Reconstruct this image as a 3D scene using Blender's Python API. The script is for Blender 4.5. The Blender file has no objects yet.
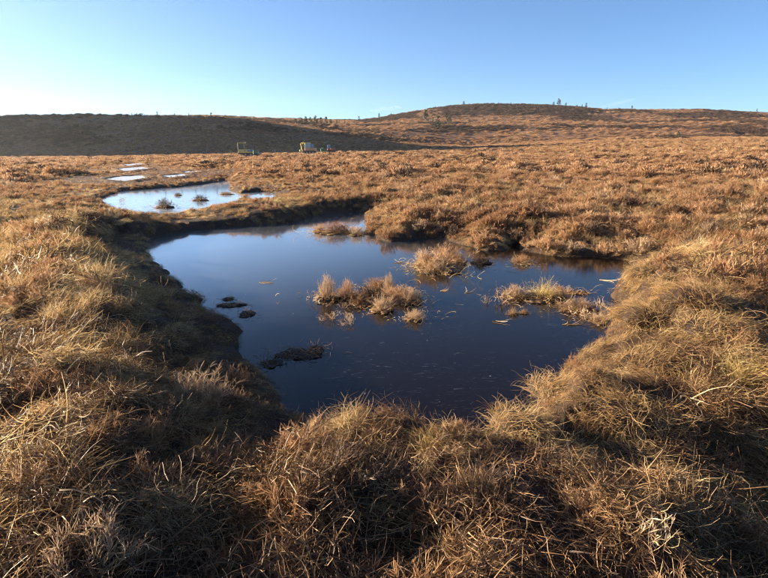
import bpy, bmesh, math, random
import numpy as np
from mathutils import Vector, Matrix

R = math.radians
sc = bpy.context.scene
col = sc.collection

# ------------------------------------------------------------------ camera
CAM_Z, PITCH, FPX = 2.2, R(15.0), 519.0          # metres above the pool, degrees down, focal length in 768-px units
cd = bpy.data.cameras.new('camera')
cam = bpy.data.objects.new('camera', cd); col.objects.link(cam)
cam.location = (0, 0, CAM_Z); cam.rotation_euler = (math.pi/2 - PITCH, 0, 0)
cd.sensor_width = 36; cd.lens = 36*FPX/768; cd.clip_start = 0.05; cd.clip_end = 20000
sc.camera = cam

# ------------------------------------------------------------------ light
SUN_EL, SUN_AZ = R(13.0), R(-75)                  # azimuth from +Y, negative = to the left
w = bpy.data.worlds.new('World'); sc.world = w; w.use_nodes = True
nt = w.node_tree; bg = nt.nodes['Background']
sky = nt.nodes.new('ShaderNodeTexSky'); sky.sky_type = 'NISHITA'; sky.sun_disc = False
sky.sun_elevation = SUN_EL; sky.sun_rotation = SUN_AZ
sky.air_density = 0.75; sky.dust_density = 0.08; sky.ozone_density = 4.1; sky.altitude = 200
nt.links.new(sky.outputs[0], bg.inputs[0]); bg.inputs[1].default_value = 0.05
sd = bpy.data.lights.new('sun', 'SUN'); sd.energy = 5.0; sd.angle = R(0.6); sd.color = (1.0, 0.84, 0.62)
sun = bpy.data.objects.new('sun', sd); col.objects.link(sun)
sdir = Vector((math.sin(SUN_AZ)*math.cos(SUN_EL), math.cos(SUN_AZ)*math.cos(SUN_EL), math.sin(SUN_EL)))
sun.rotation_euler = sdir.to_track_quat('Z', 'Y').to_euler(); sun.location = (-30, 15, 20)
sc.view_settings.view_transform = 'Standard'; sc.view_settings.look = 'None'
sc.view_settings.gamma = 1; sc.view_settings.exposure = 2.25
sc.render.engine = 'CYCLES'
cy = sc.cycles
cy.max_bounces = 6; cy.diffuse_bounces = 4; cy.glossy_bounces = 2; cy.transmission_bounces = 2; cy.transparent_max_bounces = 6
cy.volume_bounces = 0; cy.sample_clamp_indirect = 4.0
cy.use_adaptive_sampling = True; cy.adaptive_threshold = 0.02
cy.pixel_filter_type = 'BLACKMAN_HARRIS'; cy.filter_width = 1.0
cy.use_denoising = True; cy.denoising_prefilter = 'ACCURATE'; cy.denoising_input_passes = 'RGB_ALBEDO_NORMAL'; cy.denoiser = 'OPENIMAGEDENOISE'

# ------------------------------------------------------------------ helpers
def unproject(px, py, z=0.0):
    xv = (px-384)/FPX; yv = -(py-289)/FPX
    d = np.array([xv, math.cos(PITCH)+math.sin(PITCH)*yv, -math.sin(PITCH)+math.cos(PITCH)*yv])
    t = (z-CAM_Z)/d[2]
    return np.array([d[0]*t, d[1]*t, z])
def row_slope(py):                                # dz per metre of depth for a picture row
    yv = -(py-289)/FPX
    return (-math.sin(PITCH)+math.cos(PITCH)*yv)/(math.cos(PITCH)+math.sin(PITCH)*yv)
def col_u(px):                                    # x per metre of depth near the skyline
    return (px-384)/FPX*math.cos(PITCH)
def tag(o, label, cat, group=None, kind=None):
    o['label'] = label; o['category'] = cat
    if group: o['group'] = group
    if kind: o['kind'] = kind
    return o
def smooth(a, b, x):
    t = np.clip((x-a)/(b-a), 0, 1); return t*t*(3-2*t)
def _hash(ix, iy, seed):
    n = (ix.astype(np.int64)*374761393 + iy.astype(np.int64)*668265263 + seed*1442695041) & 0x7fffffff
    n = ((n ^ (n >> 13))*1274126177) & 0x7fffffff
    n = ((n ^ (n >> 15))*362437) & 0x7fffffff
    return ((n ^ (n >> 16)) & 0xffff)/65535.0
def noise(x, y, seed=0):
    ix = np.floor(x); iy = np.floor(y); fx = x-ix; fy = y-iy
    fx = fx*fx*fx*(fx*(fx*6-15)+10); fy = fy*fy*fy*(fy*(fy*6-15)+10)
    a = _hash(ix, iy, seed); b = _hash(ix+1, iy, seed); c = _hash(ix, iy+1, seed); d = _hash(ix+1, iy+1, seed)
    return (a+(b-a)*fx + (c-a)*fy + (a-b-c+d)*fx*fy)*2-1
def fbm(x, y, seed=0, octv=4):
    s = 0; a = 1.0; tot = 0
    for k in range(octv):
        s = s + a*noise(x*(2**k)+k*17.3, y*(2**k)-k*9.1, seed+k); tot += a; a *= .5
    return s/tot
def sdf(poly, x, y):                              # negative inside
    P = np.asarray(poly)[:, :2]; Q = np.roll(P, -1, 0)
    best = np.full(x.shape, 1e9); ins = np.zeros(x.shape, bool)
    for (ax, ay), (bx, by) in zip(P, Q):
        ex, ey = bx-ax, by-ay
        t = np.clip(((x-ax)*ex+(y-ay)*ey)/(ex*ex+ey*ey+1e-12), 0, 1)
        best = np.minimum(best, (x-ax-ex*t)**2+(y-ay-ey*t)**2)
        c = (ay > y) != (by > y)
        with np.errstate(divide='ignore', invalid='ignore'):
            xi = ax+(y-ay)*ex/(ey if ey else 1e-12)
        ins ^= c & (x < xi)
    d = np.sqrt(best); return np.where(ins, -d, d)

# ------------------------------------------------------------------ the pools (outline walked on the water's own level)
main_px = [(145,247,0),(147,240,0),(165,234,0),(195,229,0),(225,226.5,0),(262,224,0),(292,222,0),(306,217,0),(330,212.5,0),(352,210.5,0),
           (368,212,0),(369,222,0),(364,232,0),(385,241,0),(407,240.5,0),(425,237,0),(449,236,0),(460,244,0),(485,250,0),(506,250,0),(513,243,0),
           (523,243,0),(527,251,0),(560,255,0),(600,256,0),(634,259,0),(630,270,0),(622,284,0),(619,304,.06),(610,332,.17),(577,346,.25),(550,362,.29),
           (542,380,.32),(528,391,.35),(502,401,.37),(462,413,.39),(420,408,.39),(374,404,.39),(314,398,.36),(280,384,.27),(256,364,.12),(246,346,.05),
           (238,330,0),(222,321,0),(205,311,0),(196,294,0),(180,281,0),(160,270,0),(148,258,0)]
main_pool = [unproject(a, b, c) for a, b, c in main_px]
L2 = 0.16
second_px = [(101,200),(106,195),(120,191),(150,188.5),(180,186.5),(205,183.5),(226,180),(233,184),(230,190),(240,193),(262,191),(276,192),
             (281,197),(268,201.5),(243,202),(226,203.5),(205,209),(170,214.5),(145,214.5),(118,210.5),(104,205)]
second_pool = [unproject(a, b, L2) for a, b in second_px]
strips_px = [([(105,179),(118,176.5),(143,175),(146,177.5),(124,181)], .36), ([(118,168.5),(142,166.6),(148,168.4),(125,171)], .42),
             ([(163,175.6),(184,173.6),(187,175.4),(170,177.6)], .38), ([(124,164.4),(140,163),(143,164),(128,165.6)], .45),
             ([(184,171.4),(196,170.4),(198,171.8),(187,172.8)], .40)]
strips = [([unproject(a, b, l) for a, b in p], l) for p, l in strips_px]
POOLS = [(main_pool, 0.0), (second_pool, L2)]+strips

def interp_cols(tab, u):
    c = np.array([[col_u(a), b] for a, b in tab]); return np.interp(u, c[:, 0], c[:, 1])
BASE = [(-300,158),(0,157),(100,156.5),(200,154),(300,152),(400,150),(500,146.5),(600,142),(700,139.5),(768,138.5),(1100,137)]
RIDGE = [(-1000,114),(-750,85),(-520,10),(-300,-60),(-170,-40),(-110,20),(-60,80),(-20,110.5),(0,114.6),(100,114.8),(180,116),(215,117.5),(245,121),(280,126),(330,131),(380,136.5),(430,143),(470,145.5),(520,142.5),(600,138.5),(700,136.2),(768,135.5),(1100,134)]
CREST = [(-1000,118),(-750,108),(-520,60),(-300,15),(-170,25),(-110,60),(-50,107),(0,119),(150,118),(230,117.3),(262,118.3),(300,119.5),(335,121),(360,121),(380,118),(400,114.2),(420,110.8),(448,107.2),(480,105.3),(520,105.8),(560,107.3),(590,109.4),(640,110.4),(700,110.4),(768,113),(1000,118)]
def warped_pool_d(x, y):
    wx = x+.17*fbm(x*1.9, y*1.9, 5, 3); wy = y+.17*fbm(x*1.9, y*1.9, 9, 3)
    return [sdf(p, wx, wy) for p, l in POOLS]
MOUNDS = []                                       # (x, y, radius, height) read off the photograph
def mound(px, py, z, r, h): p = unproject(px, py, z); MOUNDS.append((p[0], p[1], r, h))
for a in [(640,300,.6,.9,.16),(560,385,.5,.5,.05),(640,400,.6,.8,.02),(440,450,.5,.35,.0),(330,440,.5,.4,.03),(330,520,.55,.35,.05),
          (650,490,.6,.45,.10),(520,520,.55,.4,.04),(760,475,.3,.6,-.36),(740,560,.4,.4,-.15),(130,420,.6,.5,.05),(210,400,.5,.4,.10),
          (60,500,.6,.5,.04),(170,470,.5,.4,-.16),(30,430,.5,.4,-.18),(120,540,.6,.4,.04),(400,530,.5,.3,-.12),(270,440,.4,.45,-.10),
          (740,250,.6,1.6,.15),(230,540,.5,.3,-.12),(40,330,.6,1.0,-.12),(600,440,.5,.4,-.12)]:
    mound(*a)
def height(x, y, ds=None):
    x = np.asarray(x, float); y = np.asarray(y, float)
    if ds is None: ds = warped_pool_d(x, y)
    r = np.hypot(x, y); yy = np.maximum(y, 1.0); u = np.clip(x/yy, -3, 3)
    # far ground, by depth
    s = lambda tab: row_slope(interp_cols(tab, u))
    zb, zr, zc = CAM_Z+190*s(BASE), CAM_Z+245*s(RIDGE), CAM_Z+470*s(CREST)
    moor = .40+.06*fbm(x*.12, y*.12, 3, 3)-.06*smooth(-.5, -2, x)*smooth(13, 16, y)
    t1 = np.clip((yy-25)/(190-25), 0, 1)
    z = moor+(zb-.45)*(t1**1.35)
    lin = np.clip((yy-190)/55, 0, 1); lin = np.where(zr-zb > 6, smooth(-.15, 1.0, lin)*.55+lin*.45, lin)
    z = np.where(yy > 190, zb+(zr-zb)*np.clip(lin, 0, 1), z)
    t3 = np.clip((yy-245)/225, 0, 1)
    dip = np.minimum(0, -4.0*np.sin(np.pi*np.clip(t3*1.6, 0, 1)))*smooth(300, 200, 384+u*FPX)
    prof = np.where(zc > zr+4, t3**0.95+.05*np.sin(t3*9), t3)
    z = np.where(yy > 245, zr+(zc-zr)*np.clip(prof, 0, 1.0)+dip, z)
    z = np.where(yy > 470, zc-(yy-470)*.03, z)
    z = z+smooth(150, 260, yy)*(1.1*fbm(x*.018, y*.018, 41, 4))*smooth(1.0, .8, np.clip((yy-380)/90, 0, 1))
    # near relief: hummocks, ditch behind the bund, mounds
    near = smooth(120, 40, r)
    hum = fbm(x*.85, y*.85, 11, 3); hum2 = fbm(x*2.6, y*2.6, 23, 3)
    flat = (1-.75*smooth(6, 1.5, ds[1]))*(1-.8*smooth(9, 3, np.min(np.stack(ds[2:]), 0)))*(1-.4*smooth(2.5, 1, ds[0])*smooth(7, 9, y))
    z = z+near*flat*((.10+.08*smooth(8, 13, r))*hum+.07*hum2)+smooth(20, 50, r)*smooth(260, 120, r)*.26*fbm(x*.35, y*.35, 71, 3)*flat
    z = z+smooth(14, 7, r)*(.065*fbm(x*4.8, y*4.8, 29, 3)+.05*np.abs(fbm(x*1.9, y*1.9, 31, 2))+.02*fbm(x*16, y*16, 37, 2))
    d1 = ds[0]
    leftside = smooth(-.6, -1.6, x)*smooth(24, 14, y)
    z = z-leftside*near*flat*.5*(.14*hum)*smooth(4, 2.5, d1)+leftside*(.20*np.exp(-((d1-1.7)/.6)**2)-.28*np.exp(-((d1-3.8)/.9)**2))
    z = z+smooth(2.2, 3.2, x)*smooth(11, 8, y)*(.22*np.exp(-((d1-.9)/.6)**2))
    z = z+smooth(4.4, 3.4, y)*.10
    for mx, my, mr, mh in MOUNDS:
        z = z+mh*np.exp(-((x-mx)**2+(y-my)**2)/(mr*mr))
    z = z+smooth(3.2, 2.0, y)*smooth(1.6, 2.6, x)*-.08
    for (poly, lev), d in zip(POOLS, ds):
        wd = np.where(x < -.5, 1.5, .5) if lev == 0 else .6
        if lev == 0: wd = np.where((y > 13) & (x < -1), .45, np.where((y > 8) & (x > -1.2), 1.7, wd))
        f = np.clip(d/wd, 0, 1)
        f = np.sqrt(f)*.55+smooth(0, 1, f)*.45
        zz = lev+(np.maximum(z, lev+.06)-lev)*f
        z = np.where(d > 0, np.where(d < wd, zz, z), lev+np.maximum(d*.9, -.4))
    if True:                                      # bund between the first two pools
        b = smooth(.1, .45, ds[0])*smooth(.1, .5, ds[1])*np.exp(-((ds[0]-ds[1])/1.2)**2)*smooth(3.2, 2.0, ds[0]+ds[1])
        q = smooth(4.2, 2.4, ds[0]+ds[1])*smooth(.0, .3, ds[0])*smooth(.0, .3, ds[1])*smooth(12.5, 13.5, y)
        z = z+((.18+.30*smooth(-4.4, -3.2, x)+.04*hum2)-z)*q
    return z

# ------------------------------------------------------------------ materials
def newmat(name):
    m = bpy.data.materials.new(name); m.use_nodes = True; n = m.node_tree
    n.nodes.clear(); o = n.nodes.new('ShaderNodeOutputMaterial'); return m, n, o
def N(n, typ, **kw):
    x = n.nodes.new(typ)
    for k, v in kw.items(): setattr(x, k, v)
    return x
def ramp(n, fac, stops):
    r = N(n, 'ShaderNodeValToRGB'); e = r.color_ramp.elements
    while len(e) < len(stops): e.new(.5)
    for el, (p, c) in zip(e, stops): el.position = p; el.color = (*c, 1)
    n.links.new(fac, r.inputs[0]); return r.outputs[0]
def wnoise(n, scale, detail=3, rough=.55):
    g = N(n, 'ShaderNodeNewGeometry'); t = N(n, 'ShaderNodeTexNoise'); t.inputs['Scale'].default_value = scale
    t.inputs['Detail'].default_value = detail; t.inputs['Roughness'].default_value = rough
    n.links.new(g.outputs['Position'], t.inputs['Vector']); return t.outputs['Fac']
def math_(n, op, a, b):
    m = N(n, 'ShaderNodeMath', operation=op)
    for i, v in enumerate((a, b)):
        if isinstance(v, (int, float)): m.inputs[i].default_value = v
        else: n.links.new(v, m.inputs[i])
    return m.outputs[0]
def mixc(n, fac, a, b, mode='MIX'):
    m = N(n, 'ShaderNodeMix', data_type='RGBA', blend_type=mode)
    for s, v in ((m.inputs[0], fac), (m.inputs[6], a), (m.inputs[7], b)):
        if isinstance(v, (int, float)): s.default_value = v
        elif isinstance(v, tuple): s.default_value = (*v, 1)
        else: n.links.new(v, s)
    return m.outputs[2]
def plant_mat(name, stops, trans=.3, worldtint=None, spec=.25, rough=.55, scale=.35):
    m, n, o = newmat(name)
    at = N(n, 'ShaderNodeAttribute', attribute_name='v'); oi = N(n, 'ShaderNodeObjectInfo')
    f = math_(n, 'ADD', math_(n, 'MULTIPLY', at.outputs['Fac'], .62), math_(n, 'MULTIPLY', oi.outputs['Random'], .38))
    wn = wnoise(n, scale, 3)
    f = math_(n, 'ADD', f, math_(n, 'MULTIPLY', math_(n, 'SUBTRACT', wn, .5), .9))
    c = ramp(n, f, stops)
    if worldtint:
        w2 = wnoise(n, .9, 2); fac = ramp(n, w2, [(.42, (0,0,0)), (.66, (1,1,1))])
        c = mixc(n, math_(n, 'MULTIPLY', fac, .55), c, worldtint)
    p = N(n, 'ShaderNodeBsdfPrincipled'); p.inputs['Roughness'].default_value = rough; p.inputs['Specular IOR Level'].default_value = spec
    t = N(n, 'ShaderNodeBsdfTranslucent'); mx = N(n, 'ShaderNodeMixShader'); mx.inputs[0].default_value = trans
    n.links.new(c, p.inputs['Base Color']); n.links.new(c, t.inputs['Color'])
    n.links.new(p.outputs[0], mx.inputs[1]); n.links.new(t.outputs[0], mx.inputs[2]); n.links.new(mx.outputs[0], o.inputs[0])
    return m
M = {}
M['straw'] = plant_mat('straw', [(0, (.09,.042,.018)), (.28, (.26,.145,.058)), (.54, (.52,.36,.155)), (1, (.78,.62,.35))], .46, (.40,.225,.085))
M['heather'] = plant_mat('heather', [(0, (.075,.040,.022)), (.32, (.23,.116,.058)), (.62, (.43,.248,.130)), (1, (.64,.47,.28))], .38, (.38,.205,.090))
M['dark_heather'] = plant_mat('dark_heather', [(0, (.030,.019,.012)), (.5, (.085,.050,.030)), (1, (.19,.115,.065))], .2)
M['litter'] = plant_mat('plant_litter', [(0, (.028,.015,.009)), (.35, (.085,.044,.021)), (.7, (.21,.118,.054)), (1, (.40,.25,.12))], .15)
M['wood'] = plant_mat('heather_wood', [(0, (.06,.040,.028)), (.5, (.16,.105,.07)), (1, (.30,.22,.15))], .08)
M['pale'] = plant_mat('bleached', [(0, (.22,.13,.07)), (.5, (.44,.30,.18)), (1, (.62,.47,.31))], .3)
M['yellowgrass'] = plant_mat('yellow_grass', [(0, (.25,.16,.05)), (.5, (.46,.33,.11)), (1, (.62,.48,.20))], .35)
M['green'] = plant_mat('pine_needles', [(0, (.022,.036,.016)), (.5, (.045,.070,.028)), (1, (.085,.11,.045))], .15)
M['bark'] = plant_mat('bark', [(0, (.07,.045,.03)), (1, (.16,.10,.07))], 0)

def peat_mat():
    m, n, o = newmat('peat_ground')
    a = wnoise(n, 2.2, 6, .62); b = wnoise(n, 14, 5, .65); f = math_(n, 'ADD', math_(n, 'MULTIPLY', a, .55), math_(n, 'MULTIPLY', b, .45))
    c = ramp(n, f, [(.36, (.016,.010,.007)), (.48, (.055,.032,.018)), (.58, (.085,.048,.025)), (.72, (.14,.082,.040))])
    # distance from the pools: open heath beyond
    g = N(n, 'ShaderNodeNewGeometry'); sx = N(n, 'ShaderNodeSeparateXYZ'); n.links.new(g.outputs['Position'], sx.inputs[0])
    mr = N(n, 'ShaderNodeMapRange'); mr.inputs[1].default_value = 20; mr.inputs[2].default_value = 80; n.links.new(sx.outputs['Y'], mr.inputs[0])
    h1 = wnoise(n, .05, 6, .6); h2 = wnoise(n, .5, 6, .7); hf = math_(n, 'ADD', math_(n, 'MULTIPLY', h1, .5), math_(n, 'MULTIPLY', h2, .5))
    hc = ramp(n, hf, [(.36, (.06,.030,.016)), (.47, (.15,.074,.036)), (.56, (.25,.132,.060)), (.68, (.38,.24,.11))])
    c = mixc(n, mr.outputs[0], c, hc); b = math_(n, 'ADD', b, math_(n, 'MULTIPLY', wnoise(n, 75, 5, .7), .6))
    p = N(n, 'ShaderNodeBsdfPrincipled'); p.inputs['Roughness'].default_value = .85; p.inputs['Specular IOR Level'].default_value = .25
    n.links.new(c, p.inputs['Base Color'])
    bp = N(n, 'ShaderNodeBump'); bp.inputs['Strength'].default_value = .9; bp.inputs['Distance'].default_value = .05
    n.links.new(b, bp.inputs['Height']); n.links.new(bp.outputs[0], p.inputs['Normal']); n.links.new(p.outputs[0], o.inputs[0])
    return m
M['ground'] = peat_mat()
def wetpeat():
    m, n, o = newmat('bare_peat'); a = wnoise(n, 9, 6, .65); b = wnoise(n, 60, 4, .6)
    p = N(n, 'ShaderNodeBsdfPrincipled'); p.inputs['Roughness'].default_value = .7; p.inputs['Specular IOR Level'].default_value = .3
    n.links.new(ramp(n, a, [(.35, (.012,.008,.006)), (.55, (.045,.026,.016)), (.72, (.11,.062,.032))]), p.inputs['Base Color'])
    bp = N(n, 'ShaderNodeBump'); bp.inputs['Strength'].default_value = 1.0; bp.inputs['Distance'].default_value = .012; n.links.new(math_(n, 'ADD', a, b), bp.inputs['Height'])
    n.links.new(bp.outputs[0], p.inputs['Normal']); n.links.new(p.outputs[0], o.inputs[0]); return m
M['peat'] = wetpeat()
def water_mat(name, ice, frosty=0):
    m, n, o = newmat(name)
    g = N(n, 'ShaderNodeNewGeometry')
    # scratches and frost feathers: stretched, distorted noise
    mp = N(n, 'ShaderNodeMapping'); mp.inputs['Scale'].default_value = (1.0, 2.6, 1); mp.inputs['Rotation'].default_value = (0, 0, .5); n.links.new(g.outputs['Position'], mp.inputs[0])
    t = N(n, 'ShaderNodeTexNoise'); t.inputs['Scale'].default_value = 4.5; t.inputs['Detail'].default_value = 7; t.inputs['Roughness'].default_value = .7; t.inputs['Distortion'].default_value = 1.6
    n.links.new(mp.outputs[0], t.inputs['Vector'])
    v = N(n, 'ShaderNodeTexVoronoi', feature='DISTANCE_TO_EDGE'); v.inputs['Scale'].default_value = 1.7; 
    t2 = N(n, 'ShaderNodeTexNoise'); t2.inputs['Scale'].default_value = 3.0; t2.inputs['Detail'].default_value = 5
    n.links.new(g.outputs['Position'], t2.inputs['Vector'])
    va = N(n, 'ShaderNodeVectorMath', operation='MULTIPLY_ADD'); va.inputs[1].default_value = (.7,.7,0); n.links.new(t2.outputs['Color'], va.inputs[0]); n.links.new(mp.outputs[0], va.inputs[2])
    n.links.new(va.outputs[0], v.inputs['Vector'])
    crack = ramp(n, v.outputs['Distance'], [(0, (1,1,1)), (.012, (0,0,0))])
    frost = ramp(n, t.outputs['Fac'], [(.60 if not ice else .36, (0,0,0)), (.72 if not ice else .62, (1,1,1))])
    patch = ramp(n, wnoise(n, .35, 2), [(.42, (0,0,0)), (.62, (1,1,1))])
    fl = mixc(n, 1.0, frost, patch, 'MULTIPLY') if not ice else frost
    if not ice:                                    # thicker ice film in the sheltered far left end
        sx = N(n, 'ShaderNodeSeparateXYZ'); n.links.new(g.outputs['Position'], sx.inputs[0])
        side = math_(n, 'SUBTRACT', sx.outputs['Y'], math_(n, 'MULTIPLY', sx.outputs['X'], 1.3))
        mr0 = N(n, 'ShaderNodeMapRange'); mr0.inputs[1].default_value = 8; mr0.inputs[2].default_value = 17.5; mr0.inputs[3].default_value = 0; mr0.inputs[4].default_value = 1; n.links.new(side, mr0.inputs[0])
        film = math_(n, 'MULTIPLY', mr0.outputs[0], ramp(n, t.outputs['Fac'], [(.30, (.8,.8,.8)), (.68, (2.4,2.4,2.4))]))
        film = math_(n, 'MULTIPLY', film, .75)
        mp2 = N(n, 'ShaderNodeMapping'); mp2.inputs['Scale'].default_value = (5, 15, 1); mp2.inputs['Rotation'].default_value = (0, 0, -.35); n.links.new(g.outputs['Position'], mp2.inputs[0])
        t3 = N(n, 'ShaderNodeTexNoise'); t3.inputs['Scale'].default_value = 1.0; t3.inputs['Detail'].default_value = 5; t3.inputs['Roughness'].default_value = .65; t3.inputs['Distortion'].default_value = 2.5; n.links.new(mp2.outputs[0], t3.inputs['Vector'])
        streak = ramp(n, t3.outputs['Fac'], [(.60, (0,0,0)), (.68, (1,1,1))])
        film = math_(n, 'ADD', film, math_(n, 'MULTIPLY', streak, math_(n, 'ADD', math_(n, 'MULTIPLY', mr0.outputs[0], 1.2), .5)))
        vs = N(n, 'ShaderNodeTexVoronoi'); vs.inputs['Scale'].default_value = 5.5; vs.inputs['Randomness'].default_value = 1; n.links.new(g.outputs['Position'], vs.inputs['Vector'])
        sp = N(n, 'ShaderNodeSeparateColor'); n.links.new(vs.outputs['Color'], sp.inputs[0])
        dots = math_(n, 'LESS_THAN', vs.outputs['Distance'], math_(n, 'MULTIPLY', math_(n, 'MAXIMUM', math_(n, 'SUBTRACT', sp.outputs[0], .55), 0), .16))
        film = math_(n, 'ADD', film, math_(n, 'MULTIPLY', dots, 2.2))
        fl = mixc(n, 1.0, fl, film, 'ADD')
    p = N(n, 'ShaderNodeBsdfPrincipled')
    p.inputs['IOR'].default_value = 1.33 if ice else 1.24
    base = mixc(n, (math_(n, 'MULTIPLY', fl, .16 if not ice else .8) if not frosty else math_(n, 'ADD', math_(n, 'MULTIPLY', fl, .45), .42)), (.0065,.0035,.0022), ((.80,.85,.90) if frosty else (.55,.62,.70)) if ice else (.36,.42,.48))
    n.links.new(base, p.inputs['Base Color'])
    mr = N(n, 'ShaderNodeMapRange'); mr.inputs[3].default_value = .035 if not ice else .10; mr.inputs[4].default_value = .15 if not ice else .36+.3*frosty
    n.links.new(fl, mr.inputs[0]); n.links.new(mr.outputs[0], p.inputs['Roughness'])
    p.inputs['Coat IOR'].default_value = 1.7; p.inputs['Coat Roughness'].default_value = .06
    if ice: p.inputs['Coat Weight'].default_value = 1.0-frosty
    else: n.links.new(mr0.outputs[0], p.inputs['Coat Weight'])
    bp = N(n, 'ShaderNodeBump'); bp.inputs['Strength'].default_value = .10 if not ice else .3; bp.inputs['Distance'].default_value = .01
    n.links.new(t.outputs['Fac'], bp.inputs['Height']); n.links.new(bp.outputs[0], p.inputs['Normal']); n.links.new(p.outputs[0], o.inputs[0])
    return m
M['water'] = water_mat('pool_water', False); M['ice'] = water_mat('pool_ice', True); M['frost'] = water_mat('frosted_ice', True, 1)
def paint(name, c, rough=.45, metal=0, dirt=.35):
    m, n, o = newmat(name); p = N(n, 'ShaderNodeBsdfPrincipled'); f = ramp(n, wnoise(n, 2.5, 4), [(.45, (0,0,0)), (.75, (1,1,1))])
    n.links.new(mixc(n, math_(n, 'MULTIPLY', f, dirt), c, (.09,.06,.04)), p.inputs['Base Color'])
    p.inputs['Roughness'].default_value = rough; p.inputs['Metallic'].default_value = metal; n.links.new(p.outputs[0], o.inputs[0]); return m
M['yellow'] = paint('yellow_paint', (.72,.50,.10)); M['cream'] = paint('pale_yellow_paint', (.62,.48,.18)); M['green_paint'] = paint('green_paint', (.09,.19,.09))
M['blue'] = paint('blue_paint', (.14,.28,.42)); M['red'] = paint('red_paint', (.36,.13,.08)); M['orange'] = paint('faded_orange', (.50,.30,.17))
M['black'] = paint('black_rubber', (.03,.03,.03), .7); M['steel'] = paint('grey_steel', (.30,.30,.29), .5, .4)
M['glass'] = paint('cab_glass', (.02,.03,.04), .05, 0, 0); M['blueglass'] = paint('blue_tinted_glass', (.16,.34,.44), .08, 0, .05)
M['postwood'] = paint('post_wood', (.22,.18,.14), .8)

# ------------------------------------------------------------------ ground sheet
def mesh_from(name, V, F, mats=(), attr=None, smoothf=False):
    V = np.asarray(V, np.float32); F = np.asarray(F, np.int32)
    me = bpy.data.meshes.new(name); k = F.shape[1]
    me.vertices.add(len(V)); me.vertices.foreach_set('co', V.ravel())
    me.loops.add(F.size); me.loops.foreach_set('vertex_index', F.ravel())
    me.polygons.add(len(F)); me.polygons.foreach_set('loop_start', np.arange(len(F), dtype=np.int32)*k)
    me.polygons.foreach_set('loop_total', np.full(len(F), k, np.int32))
    if smoothf: me.polygons.foreach_set('use_smooth', np.ones(len(F), bool))
    me.update(calc_edges=True)
    if attr is not None:
        a = me.attributes.new('v', 'FLOAT', 'POINT'); a.data.foreach_set('value', np.asarray(attr, np.float32))
    for m in mats: me.materials.append(m)
    return me
def link(name, me, parent=None):
    o = bpy.data.objects.new(name, me); col.objects.link(o)
    if parent: o.parent = parent
    return o
fine = np.arange(-52, 52.01, .22); coarse = np.arange(55, 305.1, 2.5)
ang = np.radians(np.concatenate([fine, coarse])); na = len(ang)
rr = [.25]
while rr[-1] < 1150: rr.append(rr[-1]*(1.017 if rr[-1] < 60 else 1.02 if rr[-1] < 600 else 1.12))
rr = np.array(rr); nr = len(rr)
A, RR = np.meshgrid(ang, rr); X = RR*np.sin(A); Y = RR*np.cos(A)
Z = height(X.ravel(), Y.ravel())
V = np.stack([X.ravel(), Y.ravel(), Z], 1)
i, j = np.meshgrid(np.arange(nr-1), np.arange(na), indexing='ij'); j2 = (j+1) % na
F = np.stack([i*na+j, i*na+j2, (i+1)*na+j2, (i+1)*na+j], -1).reshape(-1, 4)[:, ::-1]
V = np.vstack([V, [[0, 0, height(np.array([0.]), np.array([.1]))[0]]]])
ground = link('moorland_ground', mesh_from('moorland_ground', V, F, [M['ground']], smoothf=True))
ground['kind'] = 'structure'; ground['label'] = 'brown peat moorland rising to heather hills'; ground['category'] = 'ground'

def water(name, poly, lev, mat, label):
    P = np.asarray(poly)[:, :2]; c = P.mean(0)
    bm = bmesh.new(); vs = []
    n = len(P); Q = np.roll(P, -1, 0); Pm = np.roll(P, 1, 0)
    area = .5*np.sum(P[:, 0]*Q[:, 1]-Q[:, 0]*P[:, 1]); sgn = 1 if area > 0 else -1
    T = Q-Pm; T /= np.linalg.norm(T, axis=1)[:, None]; O = np.stack([T[:, 1], -T[:, 0]], 1)*sgn
    for k in range(n): vs.append(bm.verts.new((*(P[k]+O[k]*.22), lev-.02)))
    f = bm.faces.new(vs); 
    bmesh.ops.triangulate(bm, faces=[f])
    bmesh.ops.recalc_face_normals(bm, faces=bm.faces)
    for f in bm.faces:
        if f.normal.z < 0: f.normal_flip()
    me = bpy.data.meshes.new(name); bm.to_mesh(me); bm.free(); me.materials.append(M[mat])
    o = link(name, me); o['kind'] = 'structure'; o['label'] = label; o['category'] = 'water'; return o
water('pool_water', main_pool, 0, 'water', 'dark peaty pool reflecting blue sky, largest and nearest water')
water('pool_water', second_pool, L2, 'ice', 'frozen pale pool behind the bund of the largest pool')
for k, (p, l) in enumerate(strips):
    water('pool_water', p, l, 'frost', ['longest of the thin far water strips, nearest the frozen pool', 'short pale water strip on far left moor', 'thin water strip right of the longest far strip',
          'farthest thin water strip before the left hill', 'tiny water strip behind the right end of the frozen pool'][k])

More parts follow.
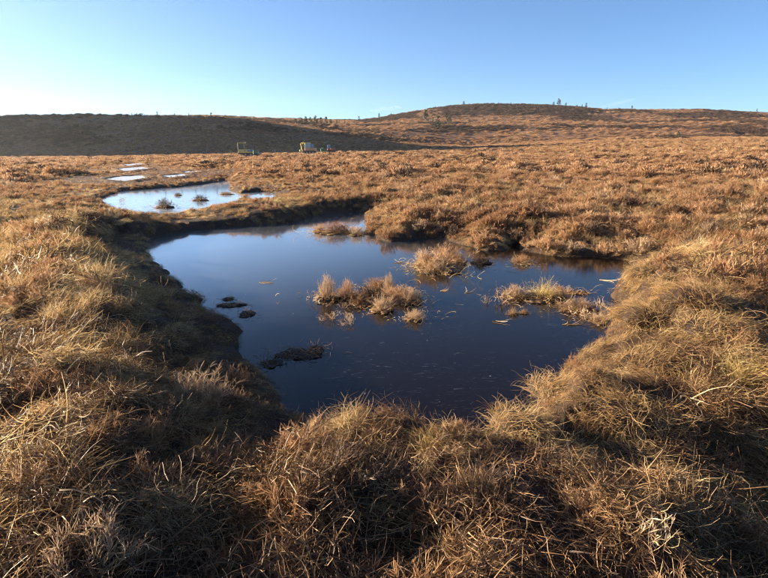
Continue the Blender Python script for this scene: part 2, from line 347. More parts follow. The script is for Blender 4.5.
# ------------------------------------------------------------------ plant building blocks
def strip_mesh(paths, width, vals, rng):
    """paths (n,p,3), width (n,) or (n,p): flat tapering ribbons"""
    n, p, _ = paths.shape
    d = np.gradient(paths, axis=1); d /= np.linalg.norm(d, axis=2, keepdims=True)+1e-9
    rv = rng.normal(size=(n, 1, 3)); side = np.cross(d, np.broadcast_to(rv, d.shape)); side /= np.linalg.norm(side, axis=2, keepdims=True)+1e-9
    wd = np.asarray(width)
    if wd.ndim == 1: wd = wd[:, None]*np.linspace(1, .35, p)[None]
    a = paths-side*wd[..., None]*.5; b = paths+side*wd[..., None]*.5
    Vv = np.stack([a, b], 2).reshape(-1, 3)
    base = (np.arange(n)*p*2)[:, None]+(np.arange(p-1)*2)[None]
    Fv = np.stack([base, base+1, base+3, base+2], -1).reshape(-1, 4)
    return Vv, Fv, np.repeat(vals, p*2)
def join(parts):
    Vs, Fs, As = [], [], []; o = 0
    for v, f, a in parts: Vs.append(v); Fs.append(f+o); As.append(a); o += len(v)
    return np.vstack(Vs), np.vstack(Fs), np.concatenate(As)
def curl_paths(rng, n, p, start, dirs, length, bend, gravity):
    P = np.zeros((n, p, 3)); P[:, 0] = start; d = dirs/np.linalg.norm(dirs, axis=1, keepdims=True)
    ax = rng.normal(size=(n, 3))*bend
    for k in range(1, p):
        P[:, k] = P[:, k-1]+d*(length/(p-1))[:, None]
        d = d+np.cross(ax, d)+rng.normal(size=(n, 3))*bend*.35; d[:, 2] -= gravity
        d /= np.linalg.norm(d, axis=1, keepdims=True)
    return P
def sph(rng, n, tmin, tmax):
    th = np.radians(rng.uniform(tmin, tmax, n)); ph = rng.uniform(0, 2*np.pi, n)
    return np.stack([np.sin(th)*np.cos(ph), np.sin(th)*np.sin(ph), np.cos(th)], 1)
def mk_mat(rng, n=135, rad=.20, L=(.05,.21), wd=.0029, p=5):          # combed, lodged grass
    st = np.zeros((n, 3)); rr_ = rad*np.sqrt(rng.random(n)); ph = rng.uniform(0, 6.283, n)
    st[:, 0] = rr_*np.cos(ph); st[:, 1] = rr_*np.sin(ph); st[:, 2] = rng.uniform(-.01, .085, n)*(1.1-rr_/rad)
    a = rng.normal(0, .95, n); d = np.stack([np.cos(a), np.sin(a), rng.uniform(-.1, .75, n)], 1)
    P = curl_paths(rng, n, p, st, d, rng.uniform(*L, n), .24, .16); P[..., 2] = np.maximum(P[..., 2], -.015+rng.random((n, 1))*.03)
    return strip_mesh(P, rng.uniform(.6, 1.5, n)*wd, rng.random(n), rng)
def mk_tuft(rng, n=90, rad=.12, L=(.08,.28), wd=.0023, p=7, tilt=68):
    st = np.zeros((n, 3)); st[:, :2] = rng.normal(0, rad*.5, (n, 2))
    d = sph(rng, n, 4, tilt); P = curl_paths(rng, n, p, st, d, rng.uniform(*L, n), .16, .11)
    return strip_mesh(P, rng.uniform(.6, 1.5, n)*wd, rng.random(n), rng)
def mk_heather(rng, stems=46, R_=.24, H=.30, wd=.0020, twigs=17, tl=(.03,.085), parts=False):
    n = stems; d = sph(rng, n, 0, 78); d[:, 2] *= H/R_*.85
    st = np.zeros((n, 3)); st[:, :2] = rng.normal(0, R_*.22, (n, 2))
    ln = rng.uniform(.55, 1.0, n)*np.where(d[:, 2] < .5, R_, H)*.95
    P = curl_paths(rng, n, 5, st, d, ln, .16, -.05)
    A_ = strip_mesh(P, rng.uniform(.8, 1.6, n)*wd, rng.random(n)*.5, rng)
    idx = np.repeat(np.arange(n), twigs); t = rng.uniform(.30, 1.0, len(idx))*4
    k = np.minimum(t.astype(int), 3); f = (t-k)[:, None]
    s2 = P[idx, k]*(1-f)+P[idx, k+1]*f
    dd = P[idx, k+1]-P[idx, k]; dd /= np.linalg.norm(dd, axis=1, keepdims=True)+1e-9
    dd = dd+rng.normal(0, .6, dd.shape); dd[:, 2] += .35
    P2 = curl_paths(rng, len(idx), 3, s2, dd, rng.uniform(*tl, len(idx)), .25, -.03)
    vv = np.clip(np.repeat(rng.random(n), twigs)*.55+rng.random(len(idx))*.45, 0, 1)
    wd2 = rng.uniform(.9, 2.0, len(idx))*wd
    B_ = strip_mesh(P2, wd2[:, None]*np.array([[.6, 1.2, .6]]), vv, rng)
    return (A_, B_) if parts else join([A_, B_])
def mk_far(rng, n=210, R_=.5, H=.34, wd=.034):                        # dome of short sprigs for distant heath
    d = sph(rng, n, 0, 88); s = d*np.array([R_, R_, H])*rng.uniform(.35, .95, n)[:, None]
    dd = d+rng.normal(0, .5, d.shape); dd[:, 2] = abs(dd[:, 2])+.3
    P = curl_paths(rng, n, 3, s, dd, rng.uniform(.08, .17, n), .2, 0)
    return strip_mesh(P, rng.uniform(.6, 1.3, n)[:, None]*wd*np.array([[.6, 1.1, .4]]), rng.random(n), rng)
LIB = {}
def lib(key, maker, count, mat, seed):
    c = bpy.data.collections.new('library_'+key)
    for k in range(count):
        v, f, a = maker(np.random.default_rng(seed+k)); me = mesh_from(f'{key}_{k}', v, f, [M[mat]], a)
        c.objects.link(bpy.data.objects.new(f'{key}_{k}', me))
    LIB[key] = c
lib('mat_near', lambda r: mk_mat(r), 7, 'straw', 10)
lib('tuft_near', lambda r: mk_tuft(r), 6, 'straw', 30)
lib('heather_near', lambda r: mk_heather(r, 34), 9, 'heather', 50)
lib('litter_near', lambda r: mk_mat(r, 100, .19, (.05,.17), .0042, 4), 6, 'litter', 310)
lib('litter_mid', lambda r: mk_mat(r, 70, .34, (.10,.26), .010, 4), 5, 'litter', 330)
lib('mat_mid', lambda r: mk_mat(r, 150, .32, (.12,.34), .0052, 5), 6, 'straw', 110)
lib('tuft_mid', lambda r: mk_tuft(r, 90, .14, (.14,.34), .0050, 5), 5, 'straw', 130)
lib('heather_mid', lambda r: mk_heather(r, 34, .24, .24, .0046, 14, (.035,.085)), 6, 'heather', 150)
lib('heather_far', lambda r: mk_far(r, 230, .42, .26, .026), 5, 'heather', 210)
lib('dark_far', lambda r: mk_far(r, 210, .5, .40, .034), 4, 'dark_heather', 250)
lib('tuft_far', lambda r: mk_tuft(r, 90, .30, (.15,.36), .016, 4), 4, 'straw', 230)

def scatter(name, pts, eul, scl, idx, key, label, cat):
    me = bpy.data.meshes.new(name); me.vertices.add(len(pts)); me.vertices.foreach_set('co', np.asarray(pts, np.float32).ravel())
    for an, typ, arr in (('rot', 'FLOAT_VECTOR', eul), ('scl', 'FLOAT_VECTOR', scl)):
        a = me.attributes.new(an, typ, 'POINT'); a.data.foreach_set('vector', np.asarray(arr, np.float32).ravel())
    a = me.attributes.new('idx', 'INT', 'POINT'); a.data.foreach_set('value', np.asarray(idx, np.int32))
    o = link(name, me)
    g = bpy.data.node_groups.new('scatter_'+name, 'GeometryNodeTree')
    g.interface.new_socket('Geometry', in_out='INPUT', socket_type='NodeSocketGeometry'); g.interface.new_socket('Geometry', in_out='OUTPUT', socket_type='NodeSocketGeometry')
    gi = g.nodes.new('NodeGroupInput'); go = g.nodes.new('NodeGroupOutput')
    ci = g.nodes.new('GeometryNodeCollectionInfo'); ci.inputs['Collection'].default_value = LIB[key]; ci.inputs['Separate Children'].default_value = True; ci.inputs['Reset Children'].default_value = True
    ip = g.nodes.new('GeometryNodeInstanceOnPoints'); ip.inputs['Pick Instance'].default_value = True
    def na_(nm, dt): x = g.nodes.new('GeometryNodeInputNamedAttribute'); x.data_type = dt; x.inputs['Name'].default_value = nm; return x.outputs[0]
    g.links.new(gi.outputs[0], ip.inputs['Points']); g.links.new(ci.outputs[0], ip.inputs['Instance'])
    e2r = g.nodes.new('FunctionNodeEulerToRotation'); g.links.new(na_('rot', 'FLOAT_VECTOR'), e2r.inputs[0])
    g.links.new(e2r.outputs[0], ip.inputs['Rotation']); g.links.new(na_('scl', 'FLOAT_VECTOR'), ip.inputs['Scale']); g.links.new(na_('idx', 'INT'), ip.inputs['Instance Index'])
    g.links.new(ip.outputs[0], go.inputs[0])
    md = o.modifiers.new('scatter', 'NODES'); md.node_group = g
    tag(o, label, cat, kind='stuff'); return o
RNG = np.random.default_rng(4)
def sample(r0, r1, dens, a0=-56, a1=52):
    area = .5*R(a1-a0)*(r1*r1-r0*r0); n = int(area*dens)
    r = np.sqrt(RNG.uniform(r0*r0, r1*r1, n)); a = np.radians(RNG.uniform(a0, a1, n))
    return r*np.sin(a), r*np.cos(a)
def normals(x, y, e=.06):
    zx = (height(x+e, y)-height(x-e, y))/(2*e); zy = (height(x, y+e)-height(x, y-e))/(2*e)
    n = np.stack([-zx, -zy, np.ones_like(zx)], 1); return n/np.linalg.norm(n, axis=1, keepdims=True)
def orient(nrm, yaw, amount):
    """euler angles that tip local z towards amount*normal, with a yaw about it"""
    z = nrm*amount+np.array([0, 0, 1.])*(1-amount); z /= np.linalg.norm(z, axis=1, keepdims=True)
    x = np.stack([np.cos(yaw), np.sin(yaw), np.zeros_like(yaw)], 1); x -= z*np.sum(x*z, 1, keepdims=True); x /= np.linalg.norm(x, axis=1, keepdims=True)
    yv = np.cross(z, x)
    ey = np.arcsin(np.clip(-x[:, 2], -1, 1)); ex = np.arctan2(yv[:, 2], z[:, 2]); ez = np.arctan2(x[:, 1], x[:, 0])
    return np.stack([ex, ey, ez], 1)
def flow(x, y):                                    # direction the grass was combed
    return 2.6*fbm(x*.45, y*.45, 77, 2)+np.where(x < 0, .5, -.3)
def zones(x, y, ds):
    """share of lodged grass against heather, 0..1"""
    d1 = ds[0]; n_ = fbm(x*.55, y*.55, 91, 3)
    bank = smooth(2.6, 1.4, d1)*smooth(13, 9, y)+smooth(3.4, 2.6, y)*.2
    left = smooth(-.5, -2, x)*smooth(30, 10, y)*.9
    g_ = np.maximum(bank*.95, left); g_ = g_*(1-.45*smooth(4.6, 3.6, y)*smooth(2.2, 1.2, np.abs(x)))
    return np.clip(g_+n_*.6, 0.06, .97)
groups = {}
def cover(key, r0, r1, dens, smin, smax, amount, test, jit=.15, zoff=-.01, hs=(.8, 1.2)):
    x, y = sample(r0, r1, dens); ds = warped_pool_d(x, y); z = height(x, y, ds)
    keep = np.ones(len(x), bool)
    for d in ds: keep &= d > .0
    if key.endswith('far') or key.endswith('mid'): keep &= np.min(np.stack(ds[2:]), 0) > .4
    keep &= test(x, y, ds, RNG.random(len(x)))
    x, y, z = x[keep], y[keep], z[keep]; n = len(x)
    nrm = normals(x, y) if amount > 0 else np.tile([0, 0, 1.], (n, 1))
    yaw = flow(x, y)+RNG.normal(0, .5, n) if key.startswith('mat') else RNG.uniform(0, 6.283, n)
    e = orient(nrm, yaw, amount)+RNG.normal(0, jit, (n, 3))*np.array([1, 1, 0])
    s = RNG.uniform(smin, smax, n)[:, None]*np.stack([np.ones(n), np.ones(n), RNG.uniform(*hs, n)], 1)
    dk = [d[keep] for d in ds]; low = np.minimum(dk[1], np.min(np.stack(dk[2:]), 0)-1.5)
    s = s*(1-(.5+.25*(low < dk[1]))*smooth(4.5, 1.0, low))[:, None]*(1-.5*smooth(1.3, .3, dk[0]))[:, None]
    if key.startswith('heather'): s = s*(1+.55*np.clip(clump(x, y), -.6, .7))[:, None]
    g = groups.setdefault(key, [[], [], []]); g[0].append(np.stack([x, y, z+zoff], 1)); g[1].append(e); g[2].append(s)
grassy = lambda x, y, ds, q: q < zones(x, y, ds)
heathy = lambda x, y, ds, q: q < 1.05-zones(x, y, ds)
anyw = lambda x, y, ds, q: q < 1
def hidden_far(x, y):                               # skip the lee side of the crests
    return y > 480
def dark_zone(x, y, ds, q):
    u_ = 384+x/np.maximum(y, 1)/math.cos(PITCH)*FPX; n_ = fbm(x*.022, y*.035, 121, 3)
    shade_band = smooth(425, 450, u_)*smooth(600, 560, u_)*smooth(375, 405, y)  # hilltop strip where dark bushes stand in for shade; elsewhere patchy dark heather
    return (q < np.clip(shade_band*1.2+smooth(-.08, .22, n_), 0, 1)) & ~hidden_far(x, y) & (y > 200)
clump = lambda x, y: fbm(x*.85, y*.85, 11, 3)
cover('mat_near', .6, 7.5, 26, .7, 1.3, .9, lambda x, y, ds, q: q < zones(x, y, ds)*smooth(-.28, .18, fbm(x*1.3, y*1.3, 55, 3)))
cover('litter_near', .5, 7.5, 30, .8, 1.3, 1.0, anyw)
cover('litter_mid', 7.2, 26, 7, .8, 1.3, 1.0, anyw)
shore = lambda x, y, ds, q: (ds[0] < 1.3) & (y > 7.5) & (x > -3.2)
cover('heather_mid', 7.5, 20, 9, .5, .95, .6, shore, .25)
cover('mat_mid', 7.5, 20, 9, .6, 1.0, 1.0, shore)
edge = lambda x, y, ds, q: (ds[0] < .8) & (x < .5)
cover('litter_near', .5, 4.2, 34, .7, 1.2, 1.0, anyw, .25, .012)
cover('heather_near', .5, 4.2, 5, .22, .45, .8, anyw, .35, .0)
cover('mat_near', 2.5, 8.5, 12, .6, 1.1, 1.0, lambda x, y, ds, q: (x > 1.2) & (ds[0] < 2.6))
cover('mat_near', .5, 4.2, 6, .5, .9, 1.0, anyw, .25, .01)
cover('litter_near', 3, 10, 26, .8, 1.3, 1.0, edge)
cover('heather_near', 3, 12, 8, .35, .7, .6, edge, .4)
cover('mat_near', 3, 12, 8, .6, 1.0, 1.0, edge)
cover('tuft_near', .6, 7.5, 7, .35, .85, .5, lambda x, y, ds, q: q < .2+.5*zones(x, y, ds), .3)
cover('heather_near', .6, 8.5, 24, .32, .85, .5, lambda x, y, ds, q: q < (1.05-zones(x, y, ds))*smooth(-.5, .1, clump(x, y)), .25)
cover('mat_mid', 7.0, 34, 9, .7, 1.2, .8, lambda x, y, ds, q: q < zones(x, y, ds)*smooth(-.6, .0, fbm(x*.9, y*.9, 55, 3)))
cover('tuft_mid', 7.0, 40, 5, .5, 1.0, .3, anyw, .2)
cover('heather_mid', 7.5, 40, 12, .55, 1.15, .3, lambda x, y, ds, q: q < (1.1-zones(x, y, ds))*smooth(-.42, .12, clump(x, y)), .2)
cover('heather_far', 37, 95, 3.2, .6, 1.25, .2, lambda x, y, ds, q: q < smooth(-.35, .15, fbm(x*.35, y*.35, 71, 3))+.12, .1, 0)
cover('tuft_far', 37, 95, 1.3, .6, 1.1, .2, lambda x, y, ds, q: q < .5+.9*fbm(x*.12, y*.12, 33, 2), .15)
cover('heather_far', 95, 260, .5, 1.1, 2.4, .2, lambda x, y, ds, q: q < smooth(-.6, .1, fbm(x*.12, y*.12, 101, 3))+.2, .1, 0, (.5, .9))
cover('tuft_far', 80, 240, .34, 1.0, 1.9, .2, lambda x, y, ds, q: q < .15+.9*fbm(x*.03, y*.07, 35, 2)+.5*smooth(.1, .5, x/np.maximum(y, 1)), .1)
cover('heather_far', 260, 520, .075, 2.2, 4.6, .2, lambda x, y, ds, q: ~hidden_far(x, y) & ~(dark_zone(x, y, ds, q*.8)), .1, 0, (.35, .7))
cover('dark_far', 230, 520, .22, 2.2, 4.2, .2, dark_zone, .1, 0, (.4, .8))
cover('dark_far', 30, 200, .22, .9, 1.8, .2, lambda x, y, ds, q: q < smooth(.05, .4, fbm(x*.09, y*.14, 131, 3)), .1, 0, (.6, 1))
LAB = {'dark_far': ('dark_heather_cover', 'dark heather in patches over the far moor, and dark bushes standing in for hill top shade', 'heather'), 'litter_near': ('plant_litter', 'dark tangle of dead stems over the near peat', 'litter'), 'litter_mid': ('plant_litter', 'dark dead stems over the peat around the pools', 'litter'),
       'mat_near': ('matted_grass', 'matted straw coloured grass lodged over the near banks', 'grass'), 'tuft_near': ('grass_tufts', 'dry upright grass blades among the near bank mats', 'grass'),
       'heather_near': ('heather_cover', 'low brown heather covering the near banks', 'heather'), 'mat_mid': ('matted_grass', 'lodged pale grass on the left bund and around the pools', 'grass'),
       'tuft_mid': ('grass_tufts', 'dry grass blades scattered through the moor around the pools', 'grass'), 'heather_mid': ('heather_cover', 'russet heather covering the moor around the pools', 'heather'),
       'heather_far': ('heather_cover', 'distant heather clothing the far moor and hills', 'heather'), 'tuft_far': ('moor_grass', 'pale dry grass flecking the far moor', 'grass')}
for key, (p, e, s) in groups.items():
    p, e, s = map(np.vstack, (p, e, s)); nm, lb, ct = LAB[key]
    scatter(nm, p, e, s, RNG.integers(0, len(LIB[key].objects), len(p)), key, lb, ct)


# ------------------------------------------------------------------ placing single things
def hz(x, y): return float(height(np.array([x]), np.array([y]))[0])
def ray_ground(px, py):
    """where the sight line through a spot of the photograph meets the ground"""
    xv = (px-384)/FPX; yv = -(py-289)/FPX
    d = np.array([xv, math.cos(PITCH)+math.sin(PITCH)*yv, -math.sin(PITCH)+math.cos(PITCH)*yv])
    t = np.concatenate([np.arange(1, 30, .02), np.geomspace(30, 900, 3000)])
    g = height(d[0]*t, d[1]*t); below = np.nonzero(CAM_Z+d[2]*t < g)[0]
    k = below[0] if len(below) else len(t)-1
    return np.array([d[0]*t[k], d[1]*t[k], g[k]])
def skyline(px, y0=150, y1=480):
    yy = np.linspace(y0, y1, 400); xx = col_u(px)*yy; g = height(xx, yy); k = np.argmax((g-CAM_Z)/yy); return np.array([xx[k], yy[k], g[k]])
def empty(name, loc, rz=0, s=1.0):
    o = bpy.data.objects.new(name, None); col.objects.link(o); o.empty_display_size = .1
    o.location = [float(v) for v in loc]; o.rotation_euler = (0, 0, rz); o.scale = (s, s, s) if isinstance(s, (int, float)) else s
    return o
def copy_tree(o, parent=None):
    c = o.copy(); col.objects.link(c); c.parent = parent
    for ch in list(o.children): copy_tree(ch, c)
    return c
def me_of(name, vfa, mat): return mesh_from(name, vfa[0], vfa[1], [M[mat]], vfa[2])
rnd = random.Random(8)
PL = {}
def lump(rng, r=(.2,.16,.1), seed=0, sub=3):
    bm = bmesh.new(); bmesh.ops.create_icosphere(bm, subdivisions=sub, radius=1)
    P = np.array([v.co[:] for v in bm.verts]); F = np.array([[v.index for v in f.verts] for f in bm.faces]); bm.free()
    n = fbm(P[:, 0]*1.3+seed*7, P[:, 1]*1.3+P[:, 2]*.9, seed+3, 3)+.5*fbm(P[:, 0]*3.5+P[:, 2]*2, P[:, 1]*3.5-seed, seed+9, 3)
    P = P*(1+.42*n)[:, None]*np.array(r); P[:, 2] = np.maximum(P[:, 2], -.35*r[2])
    return P, F, np.clip(.4+n*.4, 0, 1)
def mk_thatch(rg, P, n, L, wd):                      # strands growing over the face of a lump
    Q = P[P[:, 2] > -.02]; st = Q[rg.integers(0, len(Q), n)]+rg.normal(0, .008, (n, 3)); nn = st/np.array([.2, .17, .085])**2; nn /= np.linalg.norm(nn, axis=1, keepdims=True)
    tg = np.cross(nn, np.array([.2, 1, .3])+rg.normal(0, .5, (n, 3))); tg /= np.linalg.norm(tg, axis=1, keepdims=True)
    return strip_mesh(curl_paths(rg, n, 6, st, tg+nn*rg.uniform(.25, 1.1, n)[:, None], rg.uniform(*L, n), .26, .17), rg.uniform(.7, 1.5, n)*wd, rg.random(n), rg)
def plant_kinds():
    for k in range(5):
        a, b = mk_heather(np.random.default_rng(400+k), 70, .30, .32, .0019, 22, (.03,.085), True)
        PL['heather', k] = [('stems', me_of('stems', a, 'wood')), ('foliage', me_of('foliage', b, 'heather'))]
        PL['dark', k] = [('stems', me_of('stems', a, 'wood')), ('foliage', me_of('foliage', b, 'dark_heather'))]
        PL['pale', k] = [('stems', me_of('stems', a, 'wood')), ('foliage', me_of('foliage', b, 'pale'))]
        a, b = mk_heather(np.random.default_rng(430+k), 54, .30, .34, .0046, 17, (.035,.09), True)
        for q, mt in (('mid_heather', 'heather'), ('mid_dark', 'dark_heather'), ('mid_pale', 'pale')):
            PL[q, k] = [('stems', me_of('stems', a, 'wood')), ('foliage', me_of('foliage', b, mt))]
        a, b = mk_heather(np.random.default_rng(450+k), 16, .30, .34, .0055, 6, (.03,.09), True)
        PL['sparse', k] = [('stems', me_of('stems', a, 'pale')), ('twigs', me_of('twigs', b, 'pale'))]
        rg = np.random.default_rng(470+k)
        b = mk_tuft(rg, 230, .12, (.14,.36), .0027, 7, 62); a = mk_mat(rg, 120, .20, (.08,.22), .003, 5)
        PL['tuft', k] = [('blades', me_of('blades', b, 'straw')), ('thatch', me_of('thatch', a, 'litter'))]
        PL['yellow', k] = [('blades', me_of('blades', b, 'yellowgrass')), ('thatch', me_of('thatch', a, 'straw'))]
        rg = np.random.default_rng(490+k)
        P, F, A_ = lump(rg, (.20,.17,.085), k)
        m1 = mk_thatch(rg, P, 800, (.07,.22), .0025); m2 = mk_thatch(rg, P, 420, (.05,.14), .003)
        PL['turf', k] = [('peat', mesh_from('peat', P, F, [M['peat']], A_, True)), ('grass_mat', me_of('grass_mat', m1, 'straw')), ('dead_stems', me_of('dead_stems', m2, 'litter'))]
plant_kinds()
def plant(kind, loc, s, name, label, cat, group=None, rz=None, var=None):
    k = rnd.randrange(5) if var is None else var
    o = empty(name, loc, rnd.uniform(0, 6.28) if rz is None else rz, s)
    for nm, me in PL[kind, k]: link(nm, me, o)
    return tag(o, label, cat, group)
# near banks: the clumps one can point at
B = 'heather_bush'; G = 'grass_tussock'; T = 'turf_clod'
NEAR = [
 (195,402,1.15,'pale',B,'pale twiggy heather bush in sun at left, between corner bush and pool','heather bush'),
 (235,385,.75,'heather',B,'brown heather bush on the shaded left bank close above the water','heather bush'),
 (95,565,1.0,'pale',B,'pinkish dry heather bush filling the bottom left corner','heather bush'),
 (150,440,.8,'heather',B,'sunlit heather bush below the pale twiggy bush on left bank','heather bush'),
 (45,395,.9,'heather',B,'brown heather bush at left edge above the combed grass','heather bush'),
 (270,545,.75,'tuft',G,'straw tussock at bottom edge, left of centre','grass tussock'),
 (350,425,.85,'tuft',G,'straw tussock with tall stems on near shore, left of the yellow one','grass tussock'),
 (432,447,.8,'yellow',G,'yellow green tussock on near shore below the middle of the pool','grass tussock'),
 (440,565,.7,'tuft',G,'straw tussock at bottom edge, just right of centre','grass tussock'),
 (668,485,.75,'tuft',G,'golden tussock beside the dark hollow at lower right','grass tussock'),
 (738,378,1.0,'yellow',G,'yellowish tussock at right edge above the dark hollow','grass tussock'),
 (590,520,.7,'heather',B,'low heather bush at the bottom, left of the dark hollow','heather bush'),
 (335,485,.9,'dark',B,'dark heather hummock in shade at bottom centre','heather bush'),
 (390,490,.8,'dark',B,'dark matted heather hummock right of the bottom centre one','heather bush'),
 (560,395,1.1,'turf',T,'brown turf clod jutting into the pool from right bank','turf clod'),
 (610,415,1.2,'turf',T,'sunlit turf clod piled behind the clod jutting into the pool','turf clod'),
 (520,430,1.0,'turf',T,'turf clod on near shore, right of the yellow green tussock','turf clod'),
 (655,365,1.2,'turf',T,'matted turf clod on right bank, above the piled clods','turf clod'),
 (640,318,1.3,'turf',T,'straw covered turf clod at waterline of the right bank','turf clod'),
 (690,300,1.5,'turf',T,'large straw turf clod on crest of the right bank','turf clod'),
 (645,275,1.3,'turf',T,'straw turf clod above the pool\'s right corner','turf clod'),
 (720,330,1.3,'turf',T,'golden turf clod near right edge, below the crest clod','turf clod'),
 (480,500,.8,'dark',B,'shaded dark heather at bottom, right of centre','heather bush'),
 (560,470,1.0,'turf',T,'brown turf clod between the near shore and the dark hollow','turf clod'),
 (630,455,.9,'turf',T,'turf clod with golden stems left of the dark hollow','turf clod'),
 (60,480,1.0,'tuft',G,'combed pale grass tussock at the left edge above the corner bush','grass tussock'),
 (120,350,1.1,'tuft',G,'pale lodged tussock on crest of the left bund','grass tussock'),
 (60,320,1.2,'tuft',G,'pale tussock by the left edge, halfway up the picture','grass tussock'),
 (175,335,1.0,'turf',T,'straw turf clod on the left bund, nearest the pool','turf clod'),
 (95,275,1.2,'tuft',G,'pale tussock on the left bund, level with the pool\'s far end','grass tussock'),
 (210,480,.9,'dark',B,'dark heather in the shaded dip of the left bank','heather bush'),
 (300,455,.8,'heather',B,'heather bush on near shore behind the bottom left tussock','heather bush'),
 (20,545,.8,'tuft',G,'straw tussock on the left edge beside the corner bush','grass tussock'),
]
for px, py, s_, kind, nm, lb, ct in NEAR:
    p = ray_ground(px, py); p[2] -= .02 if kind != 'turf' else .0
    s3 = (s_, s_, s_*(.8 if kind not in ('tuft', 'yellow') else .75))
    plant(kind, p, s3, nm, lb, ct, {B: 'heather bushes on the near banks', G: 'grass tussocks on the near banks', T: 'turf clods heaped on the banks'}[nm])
# far shore
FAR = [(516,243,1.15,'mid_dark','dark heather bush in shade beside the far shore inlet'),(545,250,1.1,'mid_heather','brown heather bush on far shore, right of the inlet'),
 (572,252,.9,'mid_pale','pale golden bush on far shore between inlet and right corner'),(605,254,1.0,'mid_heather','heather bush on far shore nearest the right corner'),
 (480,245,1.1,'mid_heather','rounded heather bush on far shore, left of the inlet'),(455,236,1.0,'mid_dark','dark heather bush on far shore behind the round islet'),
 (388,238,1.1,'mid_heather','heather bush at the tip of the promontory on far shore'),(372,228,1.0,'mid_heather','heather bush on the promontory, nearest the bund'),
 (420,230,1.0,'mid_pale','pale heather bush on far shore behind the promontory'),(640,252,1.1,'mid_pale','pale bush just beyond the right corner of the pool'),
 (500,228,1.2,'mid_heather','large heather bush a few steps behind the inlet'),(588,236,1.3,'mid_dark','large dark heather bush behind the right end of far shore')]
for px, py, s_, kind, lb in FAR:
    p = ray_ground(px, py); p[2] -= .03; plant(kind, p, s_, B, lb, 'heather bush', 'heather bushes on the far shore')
# open moor: bushes nothing tells apart
spots = []
rg = np.random.default_rng(77)
ca = np.radians(rg.uniform(-38, 38, 4000)); cr = np.sqrt(rg.uniform(9**2, 46**2, 4000)); cx, cyy = cr*np.sin(ca), cr*np.cos(ca)
cds = np.stack(warped_pool_d(cx, cyy)); ok = (cds.min(0) > .8) & ~((cds[1:].min(0) < 4) & (cx < 0)) & ~((cx/cyy < -.28) & (cyy < 14))
for x, y, r_ in zip(cx[ok], cyy[ok], cr[ok]):
    if len(spots) >= 190: break
    if all((x-c)**2+(y-e_)**2 >= (.035*r_+.4)**2 for c, e_, _ in spots): spots.append((float(x), float(y), float(r_)))
for x, y, r_ in spots:
    kind, lb, gp = rnd.choices([('mid_heather', 'russet heather bush among many alike on the moor', 'russet heather bushes on the moor'),
        ('mid_dark', 'dark brown heather bush among many alike on the moor', 'dark heather bushes on the moor'),
        ('mid_pale', 'bleached straw coloured bush among many alike on the moor', 'bleached bushes on the moor')], (5, 2.6, 2.4))[0]
    plant(kind, (x, y, hz(x, y)-.03), rnd.uniform(.75, 1.25)*(1+.006*r_), B, lb, 'heather bush', gp)
# ------------------------------------------------------------------ plants standing in the water
HUMM, SODDEN = [], []
for k in range(3):
    P, F, A_ = lump(None, (.24, .20, .055), 40+k, 4); P[:, :2] *= (1+.3*fbm(P[:, 0]*14+k, P[:, 1]*14, 60+k, 2))[:, None]; HUMM.append(mesh_from('root_hummock', P, F, [M['litter']], A_*.5, True))
    rg = np.random.default_rng(900+k); st = np.zeros((120, 3)); st[:, :2] = rg.normal(0, .22, (120, 2)); st[:, 2] = rg.uniform(.0, .06, 120)
    SODDEN.append(me_of('sodden_stems', strip_mesh(curl_paths(rg, 120, 6, st, np.stack([rg.normal(0, 1, 120), rg.normal(0, 1, 120), rg.uniform(0, .9, 120)], 1), rg.uniform(.08, .26, 120), .3, .14), rg.uniform(.004, .008, 120), rg.random(120), rg), 'straw'))
def wet(px, py, wpx, hpx, kind, nm, lb, ct, lev=0.0, dz=-.02, var=None, gp=None):
    p = unproject(px, py, lev); dist = math.hypot(p[1], CAM_Z-lev); k = dist/FPX
    sw = 1.25*wpx*k/(.62 if kind in ('heather', 'dark', 'pale', 'sparse', 'mid_heather', 'mid_dark') else .55); sh = 1.0*hpx*k/.36
    o = plant(kind, (p[0], p[1], lev+dz), (sw, min(sw, sh*1.3), sh), nm, lb, ct, gp, var=var)
    if kind not in ('sparse',): hq = link('root_hummock', HUMM[rnd.randrange(3)], o); hq.rotation_euler = (0, 0, rnd.uniform(0, 6)); link('sodden_stems', SODDEN[rnd.randrange(3)], o)['kind'] = 'stuff'
    return o
W = 'plants standing in the pool'
wet(327,299,24,32,'pale',B,'tall bleached heather standing in pool, leftmost of the middle cluster','heather bush',gp=W)
wet(347,297,20,24,'heather',B,'brown heather clump in pool, second from left in the middle cluster','heather bush',gp=W)
wet(398,298,46,18,'heather',B,'low spreading brown heather mat at right of the pool\'s middle cluster','heather bush',gp=W)
wet(368,296,28,15,'dark',B,'low dark heather in the heart of the pool\'s middle cluster','heather bush',gp=W)
wet(389,293,14,27,'pale',B,'upright pale heather spray behind the middle cluster','heather bush',gp=W)
wet(383,309,26,20,'pale',B,'pale heather clump in front of the middle cluster','heather bush',gp=W)
wet(415,318,20,14,'pale',B,'small pale clump alone in the water right of the middle cluster','heather bush',gp=W)
wet(332,318,20,13,'sparse','dead_stems','sparse dead stems poking from water in front of tall bleached heather','dead stems',gp=W)
wet(350,323,16,11,'sparse','dead_stems','few dead stems in the water, nearest below the middle cluster','dead stems',gp=W)
wet(543,297,36,28,'yellow',G,'yellow bushy tussock standing in the right part of the pool','grass tussock',gp=W)
wet(558,296,24,16,'heather',B,'heather twigs leaning from the right side of the yellow tussock','heather bush',gp=W)
wet(505,301,38,18,'sparse','dead_stems','bare pinkish twigs in water left of the yellow tussock','dead stems',gp=W)
wet(486,302,12,10,'sparse','dead_stems','tiny twig at the left end of the bare pinkish twigs','dead stems',gp=W)
